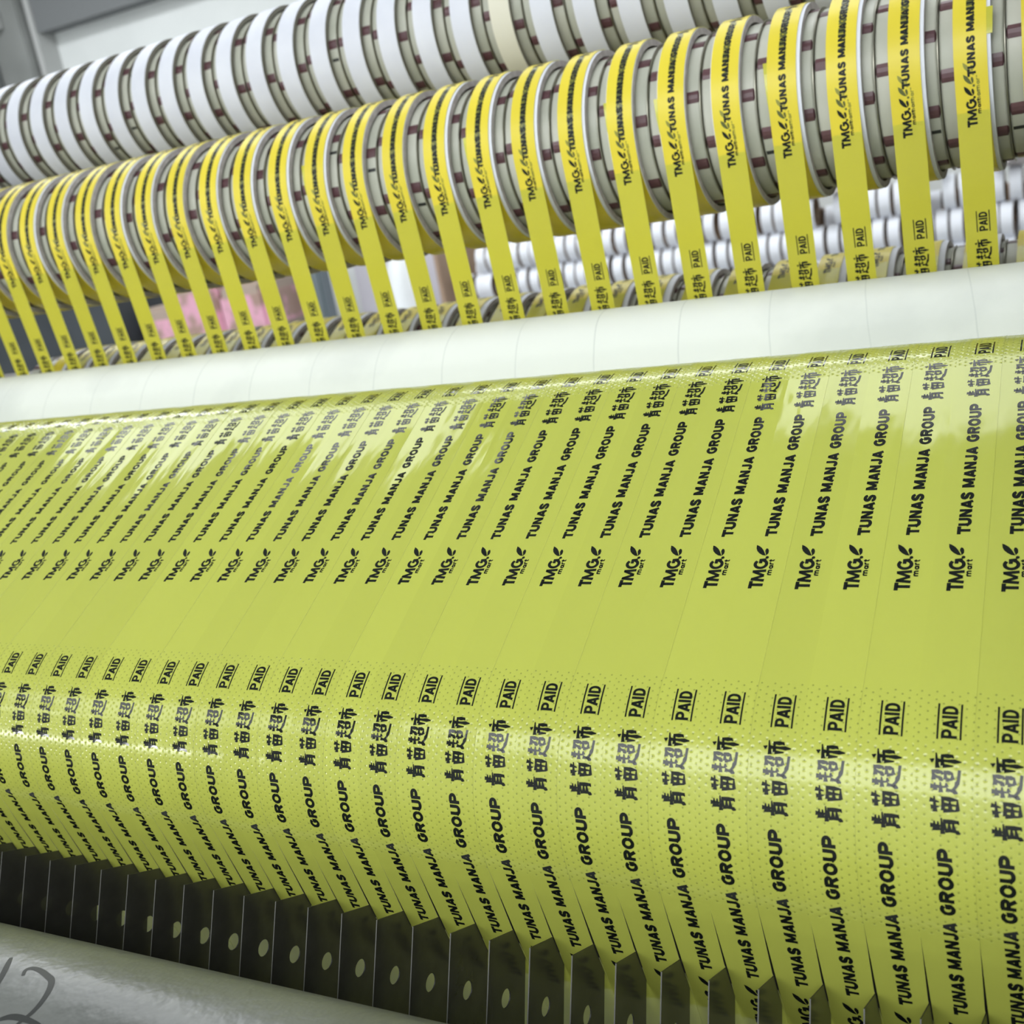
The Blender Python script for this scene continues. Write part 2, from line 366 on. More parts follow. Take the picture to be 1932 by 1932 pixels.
# ------------------------------------------------------------------ room
def room_box(name, *b, m, kind='structure', lab=None):
    mb = MB(); mb.box(*b); o = obj(name, mb.mesh(name, [m])); o['kind'] = kind; return o
M_WALL = noisy(mat('painted_wall', (0.55, 0.57, 0.56), 0.8), 3, (0.74, 0.77, 0.76), (0.80, 0.83, 0.82), bump=.05, bscale=200)
M_CEIL = mat('ceiling_white', (0.78, 0.79, 0.78), 0.9)
M_FLOOR = noisy(mat('grey_floor', (0.3, 0.3, 0.3), 0.5), 6, (0.24, 0.25, 0.25), (0.33, 0.34, 0.33))
room_box('floor', -7, 3, -4, 3.6, -0.05, 0, m=M_FLOOR)
room_box('ceiling', -7, 3, -4, 3.6, CEIL, CEIL+.06, m=M_CEIL)
room_box('wall_back', -7, 3, 3.5, 3.6, 0, CEIL, m=M_WALL)
room_box('wall_front', -7, 3, -2.6, -2.5, 0, CEIL, m=M_CEIL)
room_box('wall_left', -7.1, -7, -4, 3.6, 0, CEIL, m=M_WALL)
room_box('wall_right', 3, 3.1, -4, 3.6, 0, CEIL, m=M_WALL)
M_DIFF = mat('lamp_diffuser', (0.9, 0.9, 0.9), 0.6)
pd = M_DIFF.node_tree.nodes['Principled BSDF']; pd.inputs['Emission Color'].default_value = (0.93, 0.97, 1.0, 1); pd.inputs['Emission Strength'].default_value = 2.2
M_FRAME = mat('lamp_frame', (0.8, 0.8, 0.8), 0.4)
LPOS = ['above the near end of the machine', 'above the middle of the machine', 'above the far end of the machine', 'added as frontal fill, behind the photographer at the right', 'slim, behind the photographer at the far left', 'behind the photographer at the middle', 'above the stacked cores', 'above the dark cabinet']
for k, (x, y, sx, sy, w) in enumerate(LAMPS):
    r = empty('ceiling_lamp', (x, y, CEIL)); tag(r, 'white rectangular ceiling lamp ' + LPOS[k], 'lamp', 'ceiling lamps')
    mb = MB(); mb.box(-sx/2-.02, sx/2+.02, -sy/2-.02, sy/2+.02, -.03, 0); obj('frame', mb.mesh('frame', [M_FRAME]), r)
    mb = MB(); mb.box(-sx/2, sx/2, -sy/2, sy/2, -.036, -.031); obj('diffuser', mb.mesh('diffuser', [M_DIFF]), r)
    ld = bpy.data.lights.new('lamp_light', 'AREA'); ld.shape = 'RECTANGLE'; ld.size = sx; ld.size_y = sy; ld.energy = w; ld.color = (0.95, 0.98, 1.0)
    lo = bpy.data.objects.new('lamp_light', ld); link(lo); lo.parent = r; lo.location = (0, 0, -.045)

wl = empty('wall_lamp', (-4.0, -2.5, 1.50)); tag(wl, 'long slim tube lamp on the wall behind the photographer', 'lamp')
mb = MB(); mb.box(-1.3, 1.3, 0, .04, -.06, .06); obj('frame', mb.mesh('frame', [M_FRAME]), wl)
mb = MB(); mb.box(-1.28, 1.28, .041, .05, -.045, .045); obj('diffuser', mb.mesh('diffuser', [M_DIFF]), wl)
ld = bpy.data.lights.new('lamp_light', 'AREA'); ld.shape = 'RECTANGLE'; ld.size = 2.5; ld.size_y = .06; ld.energy = 60; ld.color = (0.97, 0.98, 1.0)
lo = bpy.data.objects.new('lamp_light', ld); link(lo); lo.parent = wl; lo.location = (0, .06, 0); lo.rotation_euler = (math.radians(90), 0, 0)
# ------------------------------------------------------------------ film strips (knives -> dotted roller -> upper roller -> white roller -> winding shafts)
TH = 0.012
def strip_mesh(path, name, raise_=0.0, wide=0.0):
    mb = MB(); S = path.s; n = len(S)-1; vs = []; uvs = []
    sb = -9.21; sr = path.marks['c1a']; s_tan = S[-1] - math.radians(150)*RA
    for i in range(n+1):
        y, z, ny, nz = path.o[i]; s = S[i]
        g = 0.002 - wide + (0.055*max(0, 1-abs(s-sb)/((sr-sb) if s > sb else 0.95)) )
        for (v, t) in ((-wide, 0), (1-g, 0), (1-g, -TH), (-wide, -TH)):
            t += raise_; vs.append(F(XL0+v, y+ny*t, z+nz*t) - PIV); uvs.append((s, v))
    for i in range(n):
        for q in range(4):
            w = (q+1) % 4; k = [i*4+q, i*4+w, i*4+4+w, i*4+4+q]
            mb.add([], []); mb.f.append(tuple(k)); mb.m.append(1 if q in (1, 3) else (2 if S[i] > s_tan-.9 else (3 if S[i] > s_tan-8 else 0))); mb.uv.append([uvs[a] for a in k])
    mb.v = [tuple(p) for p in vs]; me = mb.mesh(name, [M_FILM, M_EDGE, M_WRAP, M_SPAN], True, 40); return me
# finer sampling near the knives so that the slit opens and closes properly
def refine(path, a, b, step):
    S, O = path.s, path.o; ns, no = [], []
    for i in range(len(S)-1):
        ns.append(S[i]); no.append(O[i])
        if S[i+1] > a and S[i] < b:
            k = max(1, int((S[i+1]-S[i])/step))
            for j in range(1, k):
                t = j/k; ns.append(S[i]*(1-t)+S[i+1]*t); no.append([O[i][q]*(1-t)+O[i+1][q]*t for q in range(4)])
    ns.append(S[-1]); no.append(O[-1]); path.s, path.o = ns, no
for pth in (PF, PR): refine(pth, -11.5, -7.2, 0.15)
PIV = F(XL0, 24, -1.4)
strip_f = strip_mesh(PF, 'film_strip'); strip_r = strip_mesh(PR, 'film_strip_rear', .007, .005)
def letters(path, a, b, mt, lift=.004, **kw):
    mb = lettering(path, a, b, lift, XL0, **kw); mb.v = [tuple(Vector(p)-PIV) for p in mb.v]; st = path.s[-1]-math.radians(150)*RA-6
    mb.m = [1 if u[0][0] > st else 0 for u in mb.uv]; return mb.mesh('printed_lettering', [mt, M_INKW])
sF0 = PF.s[0]+.1; sF1 = PF.s[-1]-.1
let_f = letters(PF, -15, sF1, M_INK); let_r = letters(PR, -15, PR.s[-1]-.1, M_INK, lift=.011)
I0, I1 = -2, 55
kf = kr = 0
for i in range(I0, I1+1):
    front = i % 2 == 0
    o = obj('film_strip', strip_f if front else strip_r, loc=PIV + Vector((-i*U, 0, 0)))
    if front: kf += 1; lab = f'printed yellow tape strip rising to the front rolls, {nth(kf)} from the right'; g = 'yellow tape strips running to the front rolls'
    else: kr += 1; lab = f'printed yellow tape strip running to the rear rolls, {nth(kr)} from the right'; g = 'yellow tape strips running to the rear rolls'
    tag(o, lab, 'tape strip', g)
    obj('printed_lettering', let_f if front else let_r, o)

# ------------------------------------------------------------------ winding shafts with friction rings
def ring_mesh():
    h = .475; r = 3.06; f = .09
    prof = [(-h, 2.35), (-h, r-f)] + [(-h+f*(1-math.cos(a)), r-f+f*math.sin(a)) for a in (PI/6, PI/3)] + [(-h+f, r), (h-f, r)] + [(h-f*(1-math.cos(a)), r-f+f*math.sin(a)) for a in (PI/3, PI/6)] + [(h, r-f), (h, 2.35)]
    return prof
def place_revolve(name, prof, mats, mi=None, n=64, smooth=True, **kw):
    mb = revolve(prof, 0, 0, n, mi=mi, **kw); base = F(0, 0, 0); mb.v = [tuple(Vector(p)-base) for p in mb.v]
    return mb.mesh(name, mats, smooth, 35)
me_ring = place_revolve('friction_ring', ring_mesh(), [M_RING])
def lug_mesh():
    mb = MB(); w = .462; a0, a1 = -.068, .068
    outl = [(-w, 3.02), (-w+.05, 3.10), (w-.05, 3.10), (w, 3.02)]; vs = []
    for k in range(4):
        a = a0+(a1-a0)*k/3; dr = .0 if 0 < k < 3 else -.03
        for x, r in outl: vs.append(F(x, (r+dr)*math.cos(a), (r+dr)*math.sin(a)) - F(0, 0, 0))
    fs = [(k*4+q, k*4+q+1, k*4+q+5, k*4+q+4) for k in range(3) for q in range(3)]
    for side in (0, 12): fs.append((side, side+1, side+2, side+3))
    # flanks down into the ring
    b = len(vs)
    for a in (a0, a1):
        for x in (-w, w): vs.append(F(x, 2.9*math.cos(a), 2.9*math.sin(a)) - F(0, 0, 0))
    fs += [(0, 3, b+1, b), (12, 15, b+3, b+2), (0, 4, 8, 12, b+2, b), (3, 7, 11, 15, b+3, b+1)]
    mb.add(vs, fs); return mb.mesh('lug', [M_LUG])
me_lug = lug_mesh()
me_wash = place_revolve('washer', [(-.017, 2.3), (-.017, 3.13), (-.008, 3.15), (.008, 3.15), (.017, 3.13), (.017, 2.3)], [M_STEEL])
me_tube = None
mbd = MB()
vs = []
for k in range(4):
    a = -.022+.044*k/3
    for x in (-.19, .19): vs.append(F(x, 3.066*math.cos(a), 3.066*math.sin(a)) - F(0, 0, 0))
mbd.add(vs, [(0, 1, 3, 2), (2, 3, 5, 4), (4, 5, 7, 6)]); me_dash = mbd.mesh('marker_dash', [M_DASH])
XR, XLF = 2.0, -79.0
def tube_shaft(c, r, name, parent, m=M_SHAFT, off=None):
    piv = F(0, *c); mb = revolve([(XLF, .5), (XLF, r), (XR, r), (XR, .5)], c[0], c[1], 32); mb.v = [tuple(Vector(p)-piv) for p in mb.v]
    return obj(name, mb.mesh(name, [m], True, 35), parent)
rng = random.Random(3)
def make_shaft(c, label, first, last, lugs, n_lug=8):
    root = empty('winding_shaft', F(0, *c)); tag(root, label, 'shaft')
    tube_shaft(c, 2.33, 'shaft_tube', root)
    i = first
    while i <= last:
        for half in (0, 1):
            xc = XL0 - i + half                     # rings centred on the tape edges
            r = obj('friction_ring', me_ring, root, (xc*U, 0, 0)); ang = rng.uniform(0, 2*PI)
            r.rotation_euler = (ang, 0, 0)
            if lugs:
                for q in range(n_lug):
                    l = obj('lug', me_lug, r); l.rotation_euler = (2*PI*q/n_lug, 0, 0)
                if rng.random() < .45:
                    d = obj('marker_dash', me_dash, r, ((.22 if half else -.22)*U, 0, 0)); d.rotation_euler = (2*PI/n_lug*.3 + rng.choice([0, 1, 2, 3])*2*PI/n_lug, 0, 0)
            w = obj('washer', me_wash, root, ((xc+.5)*U, 0, 0))
        i += 2
    return root
make_shaft(CA, 'front winding shaft of cream and maroon rings carrying yellow tape rolls', -2, 56, True)
make_shaft(CC, 'upper back winding shaft of cream and maroon rings carrying blank white cores', 0, 60, True)
make_shaft(CB, 'rear winding shaft seen just above the white roller', -1, 59, True)

# ------------------------------------------------------------------ rolls and cores
me_core = place_revolve('paper_core', [(0, 3.15), (0, 3.385), (1.05, 3.385), (1.05, 3.15)], [M_CORE, M_CORESIDE], mi=[1, 0, 1, 1], n=96)
me_blank = place_revolve('paper_core_blank', [(0, 3.13), (0, RC), (1.0, RC), (1.0, 3.13)], [M_CORE, M_CORESIDE2], mi=[1, 0, 1, 1], n=96)
me_cream = place_revolve('paper_core_cream', [(0, 3.13), (0, RC), (1.0, RC), (1.0, 3.13)], [M_CREAMCORE, M_CORESIDE2], mi=[1, 0, 1, 1], n=96)
def wound_mesh():
    mb = MB(); n = 96; vs = []; uvs = []; r0_, r1_ = 3.38, 3.402
    prof = [(0, r0_), (0, r1_), (.985, r1_), (.985, r0_)]
    for i in range(n+1):
        a = 2*PI*i/n
        for x, r in prof: vs.append(F(x, r*math.cos(a), r*math.sin(a)) - F(0, 0, 0)); uvs.append((a*3.4, x))
    fs = [(i*4+q, i*4+q+1, i*4+5+q, i*4+4+q) for i in range(n) for q in range(3)]
    mb.add(vs, fs, 0, uvs); return mb.mesh('wound_film', [M_WOUND], True, 35)
me_wound = wound_mesh()
def ghost_meshes(path, C, dense=False):
    """print of the layer below showing through the top film of the roll"""
    s_tan = path.s[-1] - math.radians(150)*RA
    base = F(0, *C)
    res = []
    mart = lambda p: p[0][0] < .9 and p[0][1] > .625 and all(q[1] > .6 for q in p)
    words = lambda p: 3.3 < p[0][0] < 6
    allw = lambda p: 1.5 < p[0][0] < 6
    for shift, mt, lift, on in ((((.13, M_GHOST, .0020, allw), (.30, M_GHOST, .0015, allw), (.30, M_GHOST2, .0026, mart)) if dense else ()) + ((.36, M_GHOST, .0025, mart), (.72, M_GHOST2, .0018, mart), (.30, M_GHOST, .0016, words), (-.17, M_GHOST, .0012, words))):
        mb = lettering(path, s_tan-1.3, path.s[-1]-.1, lift, 0.0, shift=shift, only=on)
        mb.v = [tuple(Vector(p)-base) for p in mb.v]; res.append(mb.mesh('show_through_print', [mt]))
    return res
gF = ghost_meshes(PF, CA); gD = ghost_meshes(PF, CA, True); gR = ghost_meshes(PR, CB, True)
def tail_mesh(a0, a1, x0, skew, r=3.412, w=.95):
    mb = MB(); vs = []; uvs = []; n = 10
    for i in range(n+1):
        t = i/n; a = a0+(a1-a0)*t; rr = r
        for x in (x0+skew*t, x0+w+skew*t):
            vs.append(F(x, rr*math.cos(a), rr*math.sin(a)) - F(0, 0, 0)); uvs.append((a*3, x-x0))
    mb.add(vs, [(i*2, i*2+1, i*2+3, i*2+2) for i in range(n)], 0, uvs); return mb.mesh('loose_tape_end', [M_TAIL])
rl = random.Random(11)
def make_rolls(C, first, last, ghosts, label, group):
    k = 0
    for i in range(first, last+1, 2):
        k += 1; root = empty('tape_roll', F(XL0-i, *C)); tag(root, label.format(nth(k)), 'tape roll', group)
        sh = rl.choice([0, .0, .06, .09, .1]) if C is CA else rl.choice([.24, .28, .32])
        c = obj('paper_core', me_core, root, (sh*U-.03*U, 0, 0)); w = obj('wound_film', me_wound, root, (0, 0, 0)); w.rotation_euler = (rl.uniform(0, 6), 0, 0)
        for q, g in enumerate(gD if (C is CA and i >= 14) else ghosts): obj('show_through_print', g, root)
        if C is CA and i in TAILS:
            a0, a1, x0, sk = TAILS[i]; obj('loose_tape_end', tail_mesh(a0, a1, x0, sk), root)['label'] = 'loose end of yellow tape sticking out beside the roll'
R_ = math.radians
TAILS = {2: (R_(181), R_(166), .22, .02), 8: (R_(205), R_(172), .02, -.16), 12: (R_(205), R_(180), .02, -.17), 14: (R_(200), R_(176), .02, -.13), 20: (R_(202), R_(180), .02, -.16), 28: (R_(200), R_(176), .0, -.16)}
make_rolls(CA, 0, 54, gF, 'yellow printed tape roll on the front shaft, {} from the right', 'yellow tape rolls on the front shaft')
make_rolls(CB, -1, 57, gR, 'yellow printed tape roll on the low rear shaft, {} from the right', 'yellow tape rolls on the rear shaft')
k = 0
for i in range(2, 61, 2):
    k += 1; cream = i == CREAM if 'CREAM' in globals() else i == 22
    o = obj('paper_core', me_cream if cream else me_blank, loc=F(XL0-i, *CC)); o.rotation_euler = (rl.uniform(0, 6), 0, 0)
    tag(o, ('cream' if cream else 'blank white') + f' paper core on the upper back shaft, {nth(k)} from the right', 'paper core', 'blank cores on the upper back shaft')

# ------------------------------------------------------------------ rollers
def roller(name, c, r, label, m, core=True):
    root = empty(name, F(0, *c)); tag(root, label, 'roller'); piv = F(0, *c)
    mb = revolve([(XLF+1, .6), (XLF+1, r), (XR-.6, r), (XR-.6, .6)], c[0], c[1], 128); mb.v = [tuple(Vector(p)-piv) for p in mb.v]
    obj('roller_cover', mb.mesh('roller_cover', [m], True, 35), root)
    mb = revolve([(XLF-.5, .1), (XLF-.5, .6), (XR, .6), (XR, .1)], c[0], c[1], 24); mb.v = [tuple(Vector(p)-piv) for p in mb.v]
    obj('journal', mb.mesh('journal', [M_STEEL], True, 35), root); return root
m = mat('white_wrapped_roller', (0.74, 0.77, 0.70), 0.42); M_WR = m; p = m.node_tree.nodes['Principled BSDF']
tc = N(m, 'ShaderNodeTexCoord'); sp = N(m, 'ShaderNodeSeparateXYZ'); L(m, tc.outputs['Object'], sp.inputs[0])
ang = math_n(m, 'ARCTAN2', sp.outputs[2], sp.outputs[1]); turn = math_n(m, 'DIVIDE', ang, 2*PI)
hx = math_n(m, 'SUBTRACT', math_n(m, 'DIVIDE', sp.outputs[0], 3.1*U), turn)
nz = N(m, 'ShaderNodeTexNoise'); nz.inputs['Scale'].default_value = 30; L(m, tc.outputs['Object'], nz.inputs['Vector'])
hx = math_n(m, 'ADD', hx, math_n(m, 'MULTIPLY', nz.outputs['Fac'], .05))
fr = math_n(m, 'ABSOLUTE', math_n(m, 'SUBTRACT', math_n(m, 'FRACT', hx), .5))
seam = math_n(m, 'LESS_THAN', fr, .008)
sawh = math_n(m, 'FRACT', math_n(m, 'ADD', hx, .5))
n2 = N(m, 'ShaderNodeTexNoise'); n2.inputs['Scale'].default_value = 14; n2.inputs['Detail'].default_value = 6; L(m, tc.outputs['Object'], n2.inputs['Vector'])
cr = N(m, 'ShaderNodeValToRGB'); cr.color_ramp.elements[0].position = .36; cr.color_ramp.elements[1].position = .5
cr.color_ramp.elements[0].color = (0.66, 0.69, 0.64, 1); cr.color_ramp.elements[1].color = (0.75, 0.78, 0.72, 1); L(m, n2.outputs['Fac'], cr.inputs[0])
mx = N(m, 'ShaderNodeMix', data_type='RGBA'); L(m, math_n(m, 'MULTIPLY', seam, math_n(m, 'MULTIPLY', n2.outputs['Fac'], .55)), mx.inputs['Factor']); L(m, cr.outputs[0], mx.inputs[6]); mx.inputs[7].default_value = (0.36, 0.40, 0.38, 1)
L(m, mx.outputs[2], p.inputs['Base Color'])
bp = N(m, 'ShaderNodeBump'); bp.inputs['Strength'].default_value = .25; bp.inputs['Distance'].default_value = .0006; L(m, sawh, bp.inputs['Height']); L(m, bp.outputs[0], p.inputs['Normal'])
roller('guide_roller', CW, RW-.02, 'large white roller wrapped in spiral film, in front of the yellow rolls', M_WR)
roller('dimpled_roller', C1, R1-.02, 'lower dimpled roller bending the yellow film above the knives', M_RUB)
roller('dimpled_roller', C2, R2-.02, 'upper dimpled roller under the yellow film before the white roller', M_RUB)

# ------------------------------------------------------------------ knives
def blade_mesh():
    from mathutils.geometry import delaunay_2d_cdt
    out = [(21.55, -9.40), (22.69, -9.55), (23.24, -9.62), (23.19, -10.37), (23.12, -11.3), (22.95, -13.6), (21.0, -13.45), (21.30, -11.4)]
    loops = [out]
    for (cy, cz) in ((22.22, -10.93), (22.02, -12.6)):
        loops.append([(cy+.21*math.cos(a*PI/10), cz+.21*math.sin(a*PI/10)) for a in range(20)])
    bm = bmesh.new(); T = .013; ed = []
    for lp in loops:
        vv = [bm.verts.new((0, y, z)) for y, z in lp]
        for a in range(len(vv)): ed.append(bm.edges.new((vv[a], vv[(a+1) % len(vv)])))
    bmesh.ops.triangle_fill(bm, use_beauty=True, use_dissolve=False, edges=ed)
    # drop anything filling the holes
    for f in list(bm.faces):
        c = f.calc_center_median()
        for (cy, cz) in ((22.22, -10.93), (22.02, -12.6)):
            if math.hypot(c.y-cy, c.z-cz) < .19 and all(abs(math.hypot(v.co.y-cy, v.co.z-cz)-.21) < .01 for v in f.verts): bm.faces.remove(f); break
    geom = bmesh.ops.extrude_face_region(bm, geom=bm.faces[:])
    for v in [g for g in geom['geom'] if isinstance(g, bmesh.types.BMVert)]: v.co.x += 2*T
    for f in bm.faces:
        f.material_index = 1 if abs(f.normal.x) < .5 else 0
    bm.normal_update(); bmesh.ops.recalc_face_normals(bm, faces=bm.faces[:])
    for f in bm.faces: f.material_index = (1 if f.calc_center_median().y < 21.6 and f.normal.y < -.5 else 2) if abs(f.normal.x) < .5 else 0
    bmesh.ops.recalc_face_normals(bm, faces=bm.faces[:])
    b = F(0, 22, -12)
    for v in bm.verts: v.co = F(v.co.x-T, v.co.y, v.co.z) - b
    me = bpy.data.meshes.new('blade'); bm.to_mesh(me); bm.free(); me.materials.append(M_BLADE); me.materials.append(M_BLADEEDGE); me.materials.append(M_HOLD); return me
me_blade = blade_mesh(); k = 0
for i in range(0, 40):
    k += 1
    o = obj('slitting_blade', me_blade, loc=F(XL0-i-.035, 22, -12))
    tag(o, f'dark steel slitting blade with a round hole, {nth(k)} from the right', 'blade', 'slitting blades below the film')
root = empty('knife_holder', F(0, 21.9, -14)); tag(root, 'black slotted bar holding the row of blades', 'knife holder')
def yzbox(name, x0, x1, y0, y1, z0, z1, m, piv, parent=None):
    mb = MB(); vs = [F(x, y, z)-piv for x in (x0, x1) for y in (y0, y1) for z in (z0, z1)]
    mb.add(vs, [(0, 1, 3, 2), (4, 6, 7, 5), (0, 4, 5, 1), (2, 3, 7, 6), (0, 2, 6, 4), (1, 5, 7, 3)])
    return obj(name, mb.mesh(name, [m]), parent)
piv = F(0, 21.9, -14)
yzbox('clamp_bar', -79, 1.9, 20.5, 23.6, -14.6, -13.3, M_HOLD, piv, root)
yzbox('back_rail', -79, 1.9, 23.0, 23.6, -13.3, -12.7, M_HOLD, piv, root)
# pipe in front, with marker writing
CP, RP = (16.95, -12.40), 3.0
pr = empty('support_pipe', F(0, *CP)); tag(pr, 'grey painted pipe with handwritten black number at lower left', 'pipe')
mb = revolve([(-79, RP-.25), (-79, RP), (2, RP), (2, RP-.25)], CP[0], CP[1], 96); pv = F(0, *CP); mb.v = [tuple(Vector(p)-pv) for p in mb.v]
obj('pipe_tube', mb.mesh('pipe_tube', [M_PIPE], True, 35), pr)
STR = [[(-20.854, 115.14), (-21.08, 107.84), (-21.376, 99.91)],
 [(-20.511, 107.6), (-20.609, 104.74), (-20.528, 102.86), (-20.277, 102.93), (-19.915, 104.84), (-19.692, 106.67), (-19.502, 111.21), (-19.404, 116.72), (-19.412, 121.64), (-19.509, 125.66), (-19.586, 128.99)],
 [(-20.104, 127.58), (-19.847, 125.24), (-19.483, 124.67), (-18.985, 125.31)]]
mb = MB()
for st in STR:
    pts = []; q = [st[0]] + list(st) + [st[-1]]
    for a in range(1, len(q)-2):
        for t in [k/6 for k in range(6)]:                      # Catmull-Rom through the stroke points
            c = [.5*(2*q[a][d] + (q[a+1][d]-q[a-1][d])*t + (2*q[a-1][d]-5*q[a][d]+4*q[a+1][d]-q[a+2][d])*t*t + (3*q[a][d]-q[a-1][d]-3*q[a+1][d]+q[a+2][d])*t**3) for d in (0, 1)]
            pts.append((c[0], R_(c[1])))
    pts.append((st[-1][0], R_(st[-1][1]))); n = len(pts); Ls, Rs = [], []
    for a in range(n):
        p_, q_ = pts[max(a-1, 0)], pts[min(a+1, n-1)]; dx, dy = q_[0]-p_[0], (q_[1]-p_[1])*RP; l = math.hypot(dx, dy); dx /= l; dy /= l
        w = .035 + .035*math.sin(PI*a/(n-1))
        for sgn, lst in ((1, Ls), (-1, Rs)):
            X, A = pts[a][0]-sgn*dy*w, pts[a][1]+sgn*dx*w/RP
            lst.append(F(X, CP[0]+(RP+.004)*math.cos(A), CP[1]+(RP+.004)*math.sin(A)) - pv)
    mb.add(Ls+Rs, [(a, a+1, n+a+1, n+a) for a in range(n-1)])
obj('marker_writing', mb.mesh('marker_writing', [M_DASH]), pr)
# white fibre caught on a blade
FP = [(21.40, -11.60), (21.46, -11.62), (21.52, -11.53), (21.60, -11.44), (21.68, -11.38), (21.74, -11.27), (21.76, -11.13)]
fb = F(-11.25, 21.5, -11.4); fp = [F(-11.25+.05*q, y, z)-fb for q, (y, z) in enumerate(FP)]; mb = MB(); vs = []
for q, c in enumerate(fp):
    t = (fp[min(q+1, 6)]-fp[max(q-1, 0)]).normalized(); e1 = t.cross(Vector((1, 0, 0))).normalized(); e2 = t.cross(e1); r = (.016 if 0 < q < 6 else .006)*U
    vs += [c + e1*r*math.cos(a*PI/3) + e2*r*math.sin(a*PI/3) for a in range(6)]
mb.add(vs, [(q*6+a, q*6+(a+1) % 6, q*6+6+(a+1) % 6, q*6+6+a) for q in range(6) for a in range(6)])
M_FIB = mat('white_fibre', (0.7, 0.7, 0.65), .6)
fo = obj('lint_fibre', mb.mesh('lint_fibre', [M_FIB], True), loc=fb); tag(fo, 'thin curly white fibre caught beside a slitting blade', 'fibre')

# machine side frames (outside the picture) carrying shafts and rollers
M_MACH = mat('machine_grey', (0.30, 0.32, 0.32), .5)
piv = F(0, 38, -40); mroot = empty('rewinding_machine', piv); tag(mroot, 'grey frame of the slitting machine carrying shafts and rollers, around the film', 'machine')
yzbox('side_panel', -80, -79, 12, 57, -40, 28, M_MACH, piv, mroot); yzbox('side_panel', 2.1, 3.1, 12, 57, -40, 28, M_MACH, piv, mroot)
yzbox('added_dark_panel', -78.9, 2.0, 32, 32.6, -34, -7.5, M_HOLD, piv, mroot)  # unseen black panel added to keep the slits between strips dark
# ------------------------------------------------------------------ background
M_LOCK = noisy(mat('steel_cupboard', (0.26, 0.27, 0.26), .5), 5, (0.22, 0.23, 0.22), (0.28, 0.29, 0.28))
M_LOCKD = mat('cupboard_recess', (0.15, 0.16, 0.16), .6)
M_PIL = mat('pillar_paint', (0.50, 0.51, 0.50), .6)
M_DARK = noisy(mat('dark_cabinet', (0.05, 0.06, 0.065), .45), 4, (0.045, 0.052, 0.06), (0.065, 0.075, 0.085))
M_CARD = noisy(mat('cardboard', (0.42, 0.29, 0.2), .85), 12, (0.36, 0.25, 0.18), (0.46, 0.33, 0.24))
M_TAN = mat('tan_packing', (0.45, 0.36, 0.30), .8)
# pillar and soffit belong to the room
room_box('trim_1', -3.62, -3.595, 3.41, 3.5, 0, CEIL, m=M_PIL)
room_box('trim_2', -3.595, -2.5, 3.42, 3.5, 2.15, CEIL, m=mat('soffit_grey', (0.19, 0.20, 0.205), .7))
lk = empty('steel_cupboard', (-4.0, 3.0, 0)); tag(lk, 'grey steel cupboard standing left of the pale pillar', 'cupboard')
def bx(name, parent, off, m, *b, bev=.006): 
    o = obj(name, bevelbox(name, b[0]-off[0], b[1]-off[0], b[2]-off[1], b[3]-off[1], b[4]-off[2], b[5]-off[2], [m], bev), parent); return o
of = (-4.0, 3.0, 0)
bx('cupboard_body', lk, of, M_LOCK, -5.2, -3.63, 3.38, 3.48, 0, 2.55)
bx('door', lk, of, M_LOCKD, -4.42, -3.80, 3.35, 3.378, 1.41, 2.145, bev=.003); bx('door', lk, of, M_PIL, -4.42, -3.72, 3.34, 3.378, 2.19, 2.26, bev=.003)
bx('handle', lk, of, M_HOLD, -4.03, -3.82, 3.33, 3.35, 2.04, 2.06, bev=.003)
dc = empty('dark_cabinet', (-3.5, 2.9, 0)); tag(dc, 'dark grey cabinet seen below the leftmost yellow rolls', 'cabinet')
of = (-3.5, 2.9, 0)
bx('cabinet_body', dc, of, M_DARK, -4.6, -2.83, 2.7, 2.98, 0, 1.42, bev=.01); bx('cabinet_top', dc, of, M_LOCKD, -4.62, -2.81, 2.68, 3.0, 1.42, 1.45, bev=.005)
# wrapped bundles
mp = mat('pink_film_wrap', (0.7, 0.35, 0.42), .3, coat=.5); M_PINK = mp
noisy(mp, 14, (0.45, 0.30, 0.25), (0.85, 0.45, 0.58), .42, .56, bump=.8, bscale=25)
bd = [(-2.785, -2.62, .995, 1.13), (-2.62, -2.44, .995, 1.20), (-2.44, -2.26, .995, 1.17), (-2.785, -2.53, .858, .995), (-2.53, -2.26, .858, .995)]
tb = empty('side_table', (-2.53, 2.85, 0)); tag(tb, 'tan topped table carrying the pink wrapped bundles', 'table'); of = (-2.53, 2.85, 0)
bx('table_top', tb, of, M_TAN, -2.79, -2.25, 2.69, 2.99, .83, .858)
for X in (-2.78, -2.29):
    for Y in (2.70, 2.94): bx('leg', tb, of, M_HOLD, X, X+.03, Y, Y+.03, 0, .83, bev=.002)
names = ['at the left of the pile, upper row', 'in the middle of the pile, upper row', 'at the right of the pile, upper row', 'at the left of the pile, lower row', 'at the right of the pile, lower row']
for (b, nm) in zip(bd, names):
    r = empty('wrapped_bundle', ((b[0]+b[1])/2, 2.85, b[2])); of = ((b[0]+b[1])/2, 2.85, b[2]); tag(r, 'pink film wrapped bundle ' + nm, 'bundle', 'pink wrapped bundles on the side table')
    bx('packing', r, of, M_TAN, b[0]+.006, b[1]-.006, 2.74, 2.96, b[2]+.001, b[3]-.004, bev=.015)
    bx('film_wrap', r, of, M_PINK, b[0]+.003, b[1]-.003, 2.735, 2.965, b[2]+.02, b[3]-.035, bev=.01)
M_POST = mat('grey_post', (0.17, 0.21, 0.23), .35)
ps = empty('steel_post', (-2.2, 2.95, 0)); tag(ps, 'blue grey steel post right of the pink bundles', 'post'); of = (-2.2, 2.95, 0)
